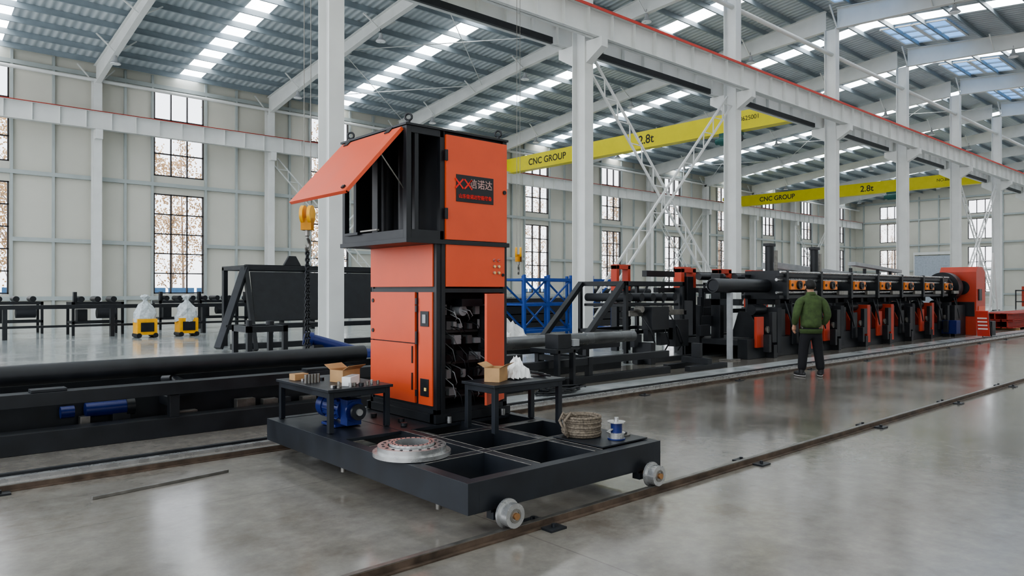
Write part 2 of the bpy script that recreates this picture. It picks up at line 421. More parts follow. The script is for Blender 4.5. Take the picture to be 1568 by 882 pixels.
for x in FX[1:-1]:
    for y in (33.2,25.5,18.2,9.5,1.5):
        z=rz(y)-1.3
        o.cyl((x,y,z+0.3),(x,y,z+0.5),0.012,BLACK,6); o.cyl((x,y,z+0.12),(x,y,z+0.3),0.09,LGREY,12,0.06); o.cyl((x,y,z-0.02),(x,y,z+0.12),0.22,LGREY,16,0.1); o.cyl((x,y,z-0.04),(x,y,z-0.02),0.2,LAMPG,16)
o.done()
def crane(X,Ya,Yb,hy,txt=True):
    o=M('overhead_crane')
    z0,z1=9.2,10.1
    if not txt: z0,z1=9.7,10.5
    o.prism([(Ya+0.15,z1),(Yb-0.15,z1),(Yb-0.15,z0+0.35),(Yb-1.3,z0),(Ya+1.3,z0),(Ya+0.15,z0+0.35)],'x',X-0.2,X+0.2,YEL)
    o.box(X-0.26,X+0.26,Ya+1.0,Yb-1.0,z0-0.02,z0,YEL)
    for y in (Ya,Yb):
        o.box(X-1.3,X+1.3,y-0.12,y+0.12,9.68,9.98,YEL)
        for dx in (-1.05,1.05): o.cyl((X+dx,y-0.06,9.70),(X+dx,y+0.06,9.70),0.135,DSTEEL,16)
    o.box(X-0.3,X+0.3,hy-0.5,hy+0.5,z0-0.16,z0-0.02,GREENM)
    o.cyl((X-0.35,hy-0.45,z0-0.42),(X-0.35,hy+0.35,z0-0.42),0.24,GREENM,16); o.cyl((X-0.35,hy+0.35,z0-0.42),(X-0.35,hy+0.6,z0-0.42),0.16,GREENM,16)
    o.cyl((X-0.35,hy-0.75,z0-0.42),(X-0.35,hy-0.45,z0-0.42),0.17,BLACK,16)
    ob=o.done()
    if txt:
        for nm,b,yy,sz in (('text_name','CNC GROUP',31.6,0.56),('text_load','2.8t',24.0,0.66)):
            tt=text(nm,b,(X-0.205,yy,(z0+z1)/2-0.03),(0,-1,0),(0,0,1),sz,TXTY,ob); tt.data.offset=0.008
        text('text_plate','NO.8625001',(X-0.205,18.2,(z0+z1)/2+0.05),(0,-1,0),(0,0,1),0.3,TXTY,ob)
    return ob
crane(31.0,YM+0.62,YW-0.85,19.0); crane(59.0,YM+0.62,YW-0.85,22.0)
def hookset(X,Y,z,r=1.0,chain=True,name='crane_hook_block'):
    o=M(name)
    for dx in (-0.05,0.05): o.cyl((X+dx,Y,z+0.1),(X+dx,Y,9.1),0.006,DSTEEL,5)
    R=Matrix.Rotation(math.radians(45),3,'Z')
    for s_ in (-1,1):
        c=Vector((X,Y,z)); n=R@Vector((0,1,0))*0.05*s_
        o.cyl(c+n*0.6,c+n*1.5,0.125*r,HOOKY,20)
        o.box(X-0.06,X+0.06,Y-0.075,Y+0.075,z-0.22,z-0.05,HOOKY,R,(X,Y,z))
    o.cyl((X,Y,z-0.3),(X,Y,z-0.2),0.035,DSTEEL,10)
    a=R@Vector((1,0,0))
    pts=[Vector((X,Y,z-0.3))]
    for k in range(10):
        t=math.radians(80-k*28); pts.append(Vector((X,Y,z-0.42))+a*math.cos(t)*0.075+Vector((0,0,math.sin(t)*0.085)))
    o.tube(pts,[0.022]*2+[0.026]*7+[0.018,0.008],DSTEEL,8)
    if chain:
        for off in (-0.03,0.035):
            zz=z-0.50;k=0
            while zz>0.62:
                n=(R@Vector((1,0,0))) if k%2 else (R@Vector((0,1,0)))
                a_=Vector((X,Y,zz))+a*off*(1.0+0.6*math.sin(zz*2)); side=n.cross(Vector((0,0,1))).normalized()
                pts=[]
                for q in range(11):
                    t=2*math.pi*q/10; pts.append(a_+side*0.02*math.cos(t)+Vector((0,0,0.033*math.sin(t))))
                o.tube(pts,0.010,BLACK,5)
                zz-=0.046;k+=1
    return o.done()
crane(4.5,YS+0.95,YM-0.62,9.4,False); crane(11.35,YS+0.95,YM-0.62,12.0,False)
hookset(4.55,9.5,2.62,1.05); hookset(11.35,12.6,2.45,1.0,False)

# outside
o=M('outside_ground'); o.box(-80,300,YW+0.31,220,-0.3,-0.1,GROUND); o.box(X1+0.31,300,-150,YW+0.3,-0.3,-0.1,GROUND); o.done()
o=M('tree_row')
def tree(x,y,h):
    o.cyl((x,y,-0.1),(x+random.uniform(-.3,.3),y,h),0.12,BARK,5,0.02,cap=False)
    for k in range(26):
        z=h*(0.12+0.85*random.random()); an=random.random()*6.28; l=(1-z/h)*2.2+0.6
        p0=Vector((x,y,z)); p1=p0+Vector((math.cos(an)*l*0.6,math.sin(an)*l*0.6,l*0.8))
        o.cyl(p0,p1,0.035,BARK,3,0.01,cap=False)
        for q in range(34):
            c=p0.lerp(p1,random.random()*0.9+0.15)+Vector((random.uniform(-.5,.5),random.uniform(-.5,.5),random.uniform(-.5,.5)))
            s_=0.065
            u=Vector((random.uniform(-1,1),random.uniform(-.3,.3),random.uniform(-1,1))).normalized()*s_
            v=Vector((-u.z,0,u.x))
            o.add([c-u,c+v,c+u,c-v],[(0,1,2,3)],LEAF)
for k in range(120):
    tree(-10+k*1.25+random.uniform(-.6,.6),47+random.uniform(0,16),random.uniform(10,16))
o.done()
o=M('outside_fence'); 
for k in range(90): o.box(-15+k*1.5,-15+k*1.5+1.35,42,42.05,-0.1,1.7,FENCE)
for z in (0.3,1.4): o.box(-15,120,42.05,42.1,z,z+0.06,FENCE)
o.done()

# ------------------------------------------------------------------ track rails
def rail(y,name='floor_rail'):
    o=M(name)
    o.box(-8,60,y-0.055,y+0.055,0.0,0.010,RUST); o.box(-8,60,y-0.024,y+0.024,0.010,0.045,RUST)
    o.box(-8,60,y-0.018,y+0.018,0.045,0.05,DSTEEL)
    x=-7.1
    while x<58:
        for s_ in (-1,1):
            o.box(x-0.07,x+0.07,y+s_*0.10-0.05,y+s_*0.10+0.05,0.0,0.014,BLACK); o.cyl((x,y+s_*0.10,0.014),(x,y+s_*0.10,0.036),0.016,BLACK,6)
        x+=2.6
    o.done()
rail(3.42); rail(6.75)
o=M('floor_guide_and_reflection_strip'); o.box(-8,60,7.06,7.14,0,0.03,STEEL); o.box(-8,60,7.15,7.2,0,0.05,BLACK); o.box(6.0,58,7.32,7.85,0,0.012,WINREFL); o.done()  # last box: added pale strip, window reflection as colour, beside the real guides
o=M('steel_rod'); o.bar((1.2,6.05,0.012),(2.25,6.2,0.012),0.025,0.02,DSTEEL); o.done()

# ------------------------------------------------------------------ trolley platform
PX0,PX1,PY0,PY1=2.75,4.70,3.52,6.58; PZ0,PZ1=0.15,0.35
o=M('rail_trolley_platform')
def chan(x0,x1,y0,y1): o.box(x0,x1,y0,y1,PZ0,PZ1,BLACKB)
W=0.09
chan(PX0,PX0+W,PY0,PY1); chan(PX1-W,PX1,PY0,PY1)
for y in (PY0,4.12,4.78,PY1-W): o.box(PX0+W,PX1-W,y,y+W,PZ0 if y in(PY0,PY1-W) else PZ0+0.02,PZ1,BLACKB)
for x in (3.37,4.02): o.box(x,x+W,PY0+W,PY1-W,PZ0+0.02,PZ1-0.001,BLACKB)
o.box(PX0+W,PX1-W,5.25,6.49,PZ1-0.03,PZ1-0.004,BLACKB)
e=0.003
for y in (4.12,4.78):
    o.box(PX0+W,PX1-W,y,y+0.006,PZ1,PZ1+e,SCUFF); o.box(PX0+W,PX1-W,y+W-0.006,y+W,PZ1,PZ1+e,SCUFF)
for x in (3.37,4.02):
    o.box(x,x+0.006,PY0+W,5.2,PZ1,PZ1+e,SCUFF); o.box(x+W-0.006,x+W,PY0+W,5.2,PZ1,PZ1+e,SCUFF)
for x in (3.02,4.5):
    for y in (3.42,6.75):
        s_=1 if y<5 else -1
        o.cyl((x,y-0.04,0.128),(x,y+0.03,0.128),0.078,STEEL,28)
        o.cyl((x,y+s_*0.03,0.128),(x,y+s_*0.045,0.128),0.095,STEEL,28)
        o.ring((x,y-s_*0.045,0.128),(x,y-s_*0.04,0.128),0.045,0.03,DSTEEL,20)
        o.cyl((x,y-s_*0.06,0.128),(x,y+s_*0.2,0.128),0.022,COPPER,14)
        yy=y+s_*0.14
        o.box(x-0.06,x+0.06,yy-0.035,yy+0.035,0.08,PZ0,BLACKB)
        o.box(x-0.08,x+0.08,min(yy,yy+s_*.1)-0.035,max(yy,yy+s_*.1)+0.035,PZ0-0.02,PZ0,BLACKB)
for x,y in ((2.8,5.2),(2.8,3.9)): o.cyl((x,y,0.1),(x,y,PZ0),0.02,DSTEEL,10)
o.done(0.004)

# ------------------------------------------------------------------ cabinet
CX0,CX1,CY0,CY1=3.78,4.62,5.30,6.45; UX=3.46; ZB,ZM,ZT=0.42,1.98,3.0
o=M('electrical_control_cabinet')
o.box(CX0-0.03,CX1+0.02,CY0-0.03,CY0+0.06,0.353,0.43,BLACK);o.box(CX0-0.03,CX1+0.02,CY1-0.06,CY1+0.03,0.353,0.43,BLACK)
o.box(CX0-0.03,CX0+0.06,CY0,CY1,0.353,0.43,BLACK);o.box(CX1-0.06,CX1+0.02,CY0,CY1,0.353,0.43,BLACK)
for x in (CX0+0.1,CX1-0.1): 
    o.cyl((x,CY0-0.06,0.353),(x,CY0-0.06,0.41),0.02,STEEL,12)
t=0.05
for x in (CX0,CX1-t):
    for y in (CY0,CY1-t): o.box(x,x+t,y,y+t,ZB,ZM,BLACK)
o.box(CX0,CX1,CY1-0.02,CY1-0.005,ZB,ZM,ORANGE)
o.box(CX1-0.02,CX1-0.004,CY0+t,CY1-t,ZB,ZM,ORANGE)
o.box(CX0,CX1,CY0,CY1,ZB,ZB+0.05,BLACK); o.box(CX0+0.001,CX1-0.001,CY0+0.001,CY1-0.001,1.53,1.57,BLACK)
o.box(CX0+0.012,CX0+0.03,CY0+t,CY1-t,ZB,ZM,BLACK)
def pX(y0,y1,z0,z1,mt=ORANGE): o.box(CX0-0.012,CX0+0.011,y0,y1,z0,z1,mt)
pX(5.345,6.43,1.585,1.975)
pX(5.63,6.43,1.06,1.535); pX(5.63,6.43,0.50,1.05); pX(5.35,5.57,0.50,1.535)
o.box(CX0-0.02,CX0-0.012,5.40,5.53,1.22,1.36,BLACK);o.box(CX0-0.026,CX0-0.02,5.44,5.49,1.25,1.33,LGREY)
o.box(CX0-0.02,CX0-0.012,5.40,5.53,0.58,0.74,BLACK);o.box(CX0-0.026,CX0-0.02,5.43,5.46,0.63,0.66,BTN)
for z in (1.45,1.38,1.14,0.6,1.08): 
    o.box(CX0-0.03,CX0-0.012,5.575,5.60,z-0.03,z+0.03,BLACK)
for z in (0.95,0.7): o.box(CX0-0.022,CX0-0.012,5.66,5.675,z-0.08,z+0.08,BLACK)
for z in (1.45,1.15): o.cyl((CX0-0.02,6.38,z),(CX0-0.012,6.38,z),0.02,BLACK,12)
o.box(3.875,4.575,CY0-0.02,CY0+0.005,1.585,1.975,ORANGE)
o.box(3.83,3.872,CY0-0.01,CY0+0.03,ZB,ZM,BLACK)
for i in range(2):
    for k in range(3):
        xx=4.44+0.055*i; z=1.84-0.06*k
        o.cyl((xx,CY0-0.035,z),(xx,CY0-0.02,z),0.014,STEEL,12); o.cyl((xx,CY0-0.042,z),(xx,CY0-0.035,z),0.010,BTN if k else RED,12)
o.cyl((4.55,CY0-0.03,1.7),(4.55,CY0-0.02,1.7),0.015,BLACK,12)
for x in (UX,CX1-t,3.82):
    for y in (CY0,CY1-t): o.box(x,x+t,y,y+t,ZM+0.02,ZT,BLACK)
o.box(UX+0.09,UX+0.13,CY0+0.005,CY0+t,ZM+0.1,ZT-0.06,BLACK)
o.box(UX-0.02,CX1+0.01,CY0-0.03,CY1+0.01,ZM-0.01,ZM+0.03,BLACK)
for z0,z1 in ((ZM+0.03,ZM+0.11),(ZT-0.06,ZT)):
    o.box(UX,UX+t,CY0+t,CY1-t,z0,z1,BLACK); o.box(UX+t,3.86,CY0,CY0+t,z0,z1,BLACK); o.box(UX+t,3.86,CY1-t,CY1,z0,z1,BLACK)
o.box(UX-0.015,CX1+0.01,CY0-0.015,CY1+0.015,ZT,ZT+0.02,BLACK)
o.box(3.87,CX1-0.01,CY0+0.03,CY1-0.005,ZM+0.03,ZT-0.001,DARKM)
o.box(3.875,4.605,CY0-0.02,CY0+0.01,ZM+0.035,ZT-0.03,ORANGE)
for z in (2.25,2.78): o.box(3.855,3.885,CY0-0.035,CY0-0.02,z-0.05,z+0.05,BLACK)
o.cyl((4.57,CY0-0.03,2.5),(4.57,CY0-0.02,2.5),0.02,BLACK,12)
o.box(3.985,4.43,CY0-0.026,CY0-0.02,2.37,2.62,BLACK)
o.box(3.70,3.76,CY0+0.25,CY0+0.33,ZM+0.1,ZT-0.05,BLACK); o.cyl((3.66,5.62,ZM+0.05),(3.66,5.62,ZT-0.05),0.07,BLACK,14)
o.cyl((3.7,6.0,ZM+0.05),(3.7,6.0,ZT-0.05),0.06,DARKM,14); o.box(3.5,3.85,6.25,6.30,ZM+0.03,ZT-0.05,BLACK); o.box(3.53,3.57,5.9,6.0,ZM+0.03,ZT-0.06,BLACK)
o.box(UX+0.04,3.87,5.32,6.42,ZM+0.03,ZM+0.045,BLACK)
o.box(UX-0.03,UX-0.0,5.75,6.05,ZM+0.12,ZM+0.135,DSTEEL); o.box(UX-0.03,UX-0.01,6.1,6.35,ZM+0.1,ZM+0.125,BLACK)
h0=Vector((UX-0.01,0,ZT-0.02)); h1=Vector((2.9,0,2.37)); dd=(h1-h0).normalized(); nn=Vector((-dd.z,0,dd.x)); nn=nn if nn.z>0 else -nn
def hbox(u0,u1,y0,y1,n0,n1,mt):
    vs=[]
    for u in (u0,u1):
        for y in (y0,y1):
            for n in (n0,n1):
                q=h0+dd*u+nn*n; vs.append((q.x,y,q.z))
    o.add(vs,[(0,1,3,2),(4,6,7,5),(0,4,5,1),(2,3,7,6),(0,2,6,4),(1,5,7,3)],mt)
LH=(h1-h0).length
hbox(0,LH,5.35,6.42,0.0,0.012,ORANGE); hbox(0,LH,5.35,5.365,-0.02,0.0,ORANGE);hbox(0,LH,6.405,6.42,-0.02,0.0,ORANGE);hbox(LH-0.015,LH,5.35,6.42,-0.02,0,ORANGE)
hbox(LH-0.06,LH-0.03,5.4,5.44,0.012,0.03,BLACK)
for y in (5.5,6.25): hbox(-0.02,0.05,y,y+0.08,0.012,0.022,BLACK)
o.tube([(UX+0.02,5.37,2.45),(3.25,5.37,2.72)],0.006,DSTEEL,8)
for x,y in ((UX+0.06,CY0+0.06),(CX1-0.06,CY0+0.06),(UX+0.06,CY1-0.06),(CX1-0.06,CY1-0.06)):
    o.cyl((x,y,ZT+0.02),(x,y,ZT+0.05),0.018,BLACK,10); o.torus((x,y,ZT+0.085),(0.66,0.75,0),0.030,0.010,BLACK,16,8)
o.box(3.88,3.90,CY0+0.1,CY1-0.1,0.47,1.53,DARKM)
o.box(3.9,4.56,CY0+0.30,CY0+0.31,0.5,1.53,DARKM)
for r_,z in enumerate((0.58,0.74,0.90,1.06,1.20,1.34)):
    o.box(3.92,4.55,CY0+0.25,CY0+0.30,z-0.055,z-0.03,BLACK if r_%2 else MGREY)
    x=3.93
    while x<4.5:
        wd=random.choice((0.03,0.045,0.06,0.09)); hh=random.uniform(0.04,0.10)
        o.box(x,x+wd-0.006,CY0+0.16,CY0+0.30,z-0.02,z-0.02+hh,random.choice((LGREY,LGREY,BLACK,BLACK,MGREY,DARKM,MGREY)))
        x+=wd+random.choice((0,0.02,0.03))
for k in range(30):
    x=random.uniform(3.93,4.42); z=random.uniform(0.62,1.45); l=random.uniform(.05,.3)
    o.tube([(x,CY0+0.15,z),(x+0.03,CY0+0.05,z-0.3*l),(x+0.07,CY0+0.06,z-0.8*l),(x+0.12,CY0+0.15,z-l)],0.005,random.choice((BLACK,BLACK,MGREY,BLACK,LGREY)),6)
o.cyl((4.16,CY0+0.1,1.36),(4.16,CY0+0.28,1.36),0.05,LGREY,16)
o.box(4.1,4.35,CY0+0.04,CY0+0.2,1.40,1.47,BLACK); o.box(4.42,4.50,CY0+0.05,CY0+0.2,0.85,1.4,DARKM)
a=Vector((4.565,CY0-0.01,0)); b=Vector((4.17,5.075,0)); 
dv=(b-a).normalized(); nv=Vector((-dv.y,dv.x,0))*0.012
vs=[]
for z in (0.5,1.52):
    for q in (a-nv,b-nv,b+nv,a+nv): vs.append((q.x,q.y,z))
o.add(vs,[(0,3,2,1),(4,5,6,7),(0,1,5,4),(1,2,6,5),(2,3,7,6),(3,0,4,7)],ORANGE)
for z in (0.65,1.35): o.cyl((4.575,CY0-0.012,z-0.04),(4.575,CY0-0.012,z+0.04),0.012,BLACK,10)
cab=o.done(0.003)
text('logo_characters','信诺达',(4.275,CY0-0.028,2.54),(1,0,0),(0,0,1),0.092,TXTW,cab,0.0015)
tt=text('logo_mark','✕✕',(4.07,CY0-0.028,2.535),(1,0,0),(0,0,1),0.12,TXTR,cab,0.0015); tt.data.offset=0.003
tt=text('logo_subtitle','山东信诺达智能装备',(4.207,CY0-0.028,2.42),(1,0,0),(0,0,1),0.044,TXTR,cab,0.0015); tt.data.offset=0.0006

# ------------------------------------------------------------------ work tables
def wtable(x0,x1,y0,y1,z0,z1,th=0.025):
    o=M('steel_work_table')
    o.box(x0-0.02,x1+0.02,y0-0.02,y1+0.02,z1-th,z1,BLACKB)
    for x in (x0,x1-0.045):
        for y in (y0,y1-0.045): o.box(x,x+0.045,y,y+0.045,z0,z1-th,BLACKB)
    for y in (y0,y1-0.03): o.box(x0+0.045,x1-0.045,y,y+0.03,z1-th-0.05,z1-th,BLACKB)
    for x in (x0,x1-0.03): o.box(x,x+0.03,y0+0.045,y1-0.045,z1-th-0.05,z1-th,BLACKB)
    return o.done(0.003)
wtable(2.83,3.42,5.50,6.50,0.352,0.72); wtable(3.86,4.66,4.58,4.99,0.352,0.76)
def carton(x,y,z,a,b,h,ang,open_=True,name='cardboard_box'):
    o=M(name); R=Matrix.Rotation(ang,3,'Z'); pv=(x,y,z)
    t=0.006
    def bb(x0,x1,y0,y1,z0,z1,m_): o.box(x+x0,x+x1,y+y0,y+y1,z+z0,z+z1,m_,R,pv)
    bb(-a/2,a/2,-b/2,b/2,0,t,CARD)
    bb(-a/2,-a/2+t,-b/2,b/2,t,h,CARD);bb(a/2-t,a/2,-b/2,b/2,t,h,CARD);bb(-a/2+t,a/2-t,-b/2,-b/2+t,t,h,CARD);bb(-a/2+t,a/2-t,b/2-t,b/2,t,h,CARD)
    if open_:
        for s_ in (-1,1):
            vs=[Vector((-a/2,0,0)),Vector((a/2,0,0)),Vector((a/2,s_*b*0.45,b*0.25)),Vector((-a/2,s_*b*0.45,b*0.25))]
            vs=[R@(v+Vector((0,s_*b/2,h)))+Vector(pv) for v in vs]; vs+=[v+Vector((0,0,0.004)) for v in vs]
            o.add(vs,[(0,1,2,3),(4,7,6,5),(0,4,5,1),(1,5,6,2),(2,6,7,3),(3,7,4,0)],CARD)
    else: bb(-a/2,a/2,-b/2,b/2,h,h+t,CARD)
    return o.done()
carton(3.22,5.95,0.721,0.22,0.16,0.11,0.3); carton(4.06,4.80,0.761,0.20,0.14,0.12,0.5)
carton(2.95,6.33,0.721,0.14,0.10,0.05,0.1,False)
o=M('white_carton'); 
R=Matrix.Rotation(0.7,3,'Z'); o.box(3.02,3.24,5.64,5.72,0.721,0.80,PAPER,R); o.box(3.03,3.23,5.65,5.71,0.80,0.803,LGREY,R); o.done(0.002)
def crumple(name,x,y,z,rx,ry,h,seed):
    random.seed(seed); o=M(name); n=14; vs=[];fs=[]
    for i in range(n):
        for j in range(n):
            u=i/(n-1)*2-1;v=j/(n-1)*2-1
            hh=h*(0.35+0.65*math.exp(-2*(u*u+v*v)))*(0.6+0.8*random.random()) if max(abs(u),abs(v))<0.97 else 0.004+random.random()*0.02
            vs.append((x+u*rx*(1+random.uniform(-.12,.12)),y+v*ry*(1+random.uniform(-.12,.12)),z+hh))
    for i in range(n-1):
        for j in range(n-1): fs.append((i*n+j,(i+1)*n+j,(i+1)*n+j+1,i*n+j+1))
    o.add(vs,fs,PAPER); ob=o.done(); sm=ob.modifiers.new('sol','SOLIDIFY'); sm.thickness=0.002
    return ob
crumple('crumpled_paper',4.30,4.80,0.763,0.10,0.10,0.16,5)
o=M('hand_tools')
for k in range(7):
    x=4.55+random.uniform(-.02,.06);y=4.7+random.uniform(-.08,.2); an=1.2+random.random()*0.8
    o.bar((x-0.07*math.cos(an),y-0.07*math.sin(an),0.772+0.004*k),(x+0.07*math.cos(an),y+0.07*math.sin(an),0.772+0.004*k),0.018,0.016,random.choice((BLACK,DSTEEL,ORANGE2)))
o.done()
o=M('bolts_and_nuts')
random.seed(9)
for k in range(16):
    x=random.uniform(2.88,3.36);y=random.choice((random.uniform(5.53,5.62),random.uniform(6.1,6.2)));r_=random.uniform(0.012,0.022)
    o.cyl((x,y,0.721),(x,y,0.721+random.uniform(0.015,0.05)),r_,random.choice((STEEL,BLACK,DSTEEL)),6)
for k in range(5):
    x=2.87+k*0.03; o.cyl((x,6.02,0.721),(x,6.02,0.80),0.014,DSTEEL,8)
o.done()
o=M('gear_motor')
o.box(3.0,3.25,5.72,5.98,0.352,0.375,DBLUE)
o.cyl((3.12,5.72,0.5),(3.12,6.02,0.5),0.10,DBLUE,24)
for k in range(16):
    t_=2*math.pi*k/16; c=Vector((3.12+0.105*math.cos(t_),0,0.5+0.105*math.sin(t_)))
    if c.z>0.41: o.bar((c.x,5.76,c.z),(c.x,5.98,c.z),0.012,0.03,DBLUE,up=(math.cos(t_),0,math.sin(t_)))
o.cyl((3.12,6.02,0.5),(3.12,6.12,0.5),0.11,DBLUE,24); o.box(3.05,3.19,5.6,5.72,0.376,0.60,DBLUE); o.cyl((3.12,5.58,0.5),(3.12,5.60,0.5),0.09,DBLUE,24)
o.cyl((3.12,5.50,0.5),(3.12,5.58,0.5),0.03,STEEL,14); o.ring((3.12,5.515,0.5),(3.12,5.545,0.5),0.07,0.03,BLACK,24)
o.box(3.02,3.09,5.8,5.92,0.58,0.65,DBLUE)
o.done(0.003)
o=M('floor_tool_bits')
for (x,y) in ((3.5,5.4),(3.6,5.6),(3.55,6.0)): o.cyl((x,y,0.352),(x,y,0.38),0.03,BLACK,12)
o.done()
o=M('slewing_bearing_ring')
c=(2.94,4.43)
z=0.355
o.ring((c[0],c[1],z),(c[0],c[1],z+0.028),0.285,0.15,STEEL,64)
o.ring((c[0],c[1],z+0.028),(c[0],c[1],z+0.070),0.25,0.175,STEEL,64)
o.ring((c[0],c[1],z+0.03),(c[0],c[1],z+0.088),0.165,0.125,STEEL,64)
for k in range(20):
    t_=2*math.pi*k/20; o.cyl((c[0]+0.212*math.cos(t_),c[1]+0.212*math.sin(t_),z+0.07),(c[0]+0.212*math.cos(t_),c[1]+0.212*math.sin(t_),z+0.074),0.011,BLACK,8)
for k in range(24):
    t_=2*math.pi*k/24; o.cyl((c[0]+0.145*math.cos(t_),c[1]+0.145*math.sin(t_),z+0.088),(c[0]+0.145*math.cos(t_),c[1]+0.145*math.sin(t_),z+0.091),0.006,BLACK,8)
o.done(0.004)
o=M('steel_plate'); o.box(4.12,4.66,3.62,4.15,0.356,0.366,BLACKB); o.done()
o=M('cable_coil')
for k in range(9):
    zz=0.38+k*0.018; o.torus((4.32+random.uniform(-.006,.006),4.02+random.uniform(-.006,.006),zz),(0,0,1),0.148+random.uniform(-.008,.006),0.0125,ROPE,32,8)
for k in range(8): o.torus((4.32,4.02,0.382+k*0.019),(0,0,1),0.120,0.012,ROPE,28,8)
o.tube([(4.20,4.06,0.52),(4.16,4.08,0.56),(4.13,4.09,0.50),(4.15,4.05,0.42),(4.14,4.0,0.38)],0.012,ROPE,8)
o.tube([(4.22,3.98,0.53),(4.17,4.0,0.57),(4.12,4.03,0.50),(4.13,4.0,0.39)],0.012,ROPE,8)
o.done()
o=M('wire_spool')
x,y=4.42,3.74
o.cyl((x,y,0.367),(x,y,0.377),0.07,DBLUE,24);o.cyl((x,y,0.377),(x,y,0.415),0.062,STEEL,24);o.cyl((x,y,0.415),(x,y,0.422),0.07,STEEL,24);o.cyl((x,y,0.422),(x,y,0.50),0.045,DBLUE,24)
o.cyl((x,y,0.50),(x,y,0.508),0.072,STEEL,24);o.cyl((x,y,0.508),(x,y,0.54),0.018,STEEL,12)
o.bar((x-0.09,y+0.02,0.43),(x-0.02,y,0.46),0.02,0.01,STEEL)
o.done(0.002)
o=M('round_plate_stack'); o.cyl((4.58,3.82,0.367),(4.58,3.82,0.377),0.07,DSTEEL,24); o.cyl((4.58,3.82,0.377),(4.58,3.82,0.392),0.045,BLACK,20); o.done()

# ------------------------------------------------------------------ pipe bed (left)
o=M('pipe_conveyor_bed')
XA,XB=-4.5,11.2
o.box(XA,7.4,8.12,8.32,0.44,0.57,BLACK); o.box(7.4,XB,8.18,8.30,0.30,0.42,BLACK)
o.box(XA,7.4,8.10,8.34,0.0,0.20,BLACK); o.box(7.4,XB,8.15,8.3,0.0,0.12,BLACK)
o.box(XA,XB,9.38,9.55,0.42,0.54,BLACK); o.box(XA,XB,9.35,9.55,0.0,0.18,BLACK)
o.box(XA,7.2,8.60,8.66,0.0,0.40,BLACK)
x=XA+0.3;k=0
while x<XB:
    for y in (8.22,9.45): o.box(x-0.05,x+0.05,y-0.05,y+0.05,0.12,0.43,BLACK)
    o.box(x-0.04,x+0.04,8.3,9.4,0.30,0.40,BLACK)
    o.cyl((x+0.2,8.6,0.49),(x+0.2,8.86,0.53),0.06,BLACK,14,0.035); o.cyl((x+0.2,8.94,0.53),(x+0.2,9.2,0.49),0.035,BLACK,14,0.06)
    o.box(x+0.15,x+0.25,8.5,9.3,0.36,0.42,BLACK)
    x+=2.2;k+=1
for k in range(22):
    xx=0.0+k*0.31+random.uniform(-.08,.08); yy=8.45+random.uniform(-.05,.05)
    o.box(xx,xx+random.uniform(.08,.25),yy,yy+0.1,0.0,random.uniform(.1,.34),random.choice((BLACK,DARKM,BLACK,DSTEEL)))
for xc in (1.1,3.9,6.3): 
    o.box(xc,xc+0.3,8.14,8.30,0.571,0.60,BLACK)
o.cyl((1.62,8.50,0.31),(2.0,8.50,0.31),0.075,DBLUE,18); o.cyl((2.0,8.5,0.31),(2.08,8.5,0.31),0.09,BLACK,18); o.cyl((1.4,8.5,0.31),(1.52,8.5,0.31),0.06,DBLUE,18)
o.box(8.0,8.5,8.0,8.6,0.55,0.62,BLACK); o.box(8.1,8.4,8.05,8.35,0.62,0.85,BLACK); o.box(8.05,8.1,8.0,8.1,0.0,0.6,BLACK); o.box(8.4,8.45,8.0,8.1,0.0,0.6,BLACK)
o.box(8.42,8.56,8.02,8.12,0.65,0.76,LGREY)
o.done(0.004)
o=M('black_steel_pipe'); o.ring((-4.3,8.9,0.675),(5.1,8.9,0.675),0.11,0.095,BLACK,28); o.done()
o=M('grey_steel_pipe'); o.ring((5.3,8.9,0.675),(11.0,8.9,0.675),0.11,0.098,PIPEG,28); o.done()
o=M('cable_bundle')
random.seed(3)
for k in range(5):
    x=7.5+random.uniform(-.2,.3);pts=[]
    for q in range(14): pts.append((x+0.35*math.sin(q*0.9+k)+q*0.02,7.6+0.16*math.cos(q*0.9+k),0.03+0.015*k))
    o.tube(pts,0.012,BLACK,6)
o.done()
def blackframe(name,x0,x1,y0,y1,h,mid=True):
    o=M(name)
    for x in (x0,x1-0.08):
        for y in (y0,y1-0.08): o.box(x,x+0.08,y,y+0.08,0,h,BLACK)
    for y in (y0,y1-0.08): o.box(x0,x1,y,y+0.08,h-0.1,h,BLACK); mid and o.box(x0,x1,y+0.01,y+0.07,h*0.35,h*0.35+0.08,BLACK)
    for x in (x0,x1-0.08): o.box(x,x+0.08,y0,y1,h-0.1,h,BLACK); mid and o.box(x+0.01,x+0.07,y0,y1,h*0.35,h*0.35+0.08,BLACK)
    return o
o=blackframe('small_steel_stand',4.6,5.3,11.8,12.5,0.95); o.cyl((4.7,12,0.95),(4.7,12,1.05),0.05,BLACK); o.cyl((5.15,12.2,0.95),(5.15,12.2,1.02),0.07,BLACK); o.done()
o=M('tool_chest'); o.box(7.9,8.9,12.6,13.4,0.0,0.95,BLACK); 
for k in range(3): o.box(7.92,8.88,12.585,12.6,0.08+0.29*k,0.34+0.29*k,DARKM)
o.box(7.885,7.9,12.65,13.35,0.08,0.9,DARKM)
o.box(8.0,8.4,12.8,13.2,0.951,1.1,DARKM); o.box(8.5,8.75,12.8,13.0,0.951,1.04,CARD); o.done(0.01)
o=M('hose_coil')
for k in range(5): o.torus((5.7,11.6,0.06+0.09*k),(0,0,1),0.36,0.045,DARKM,32,8)
o.done()
o=M('blue_grease_pump'); 
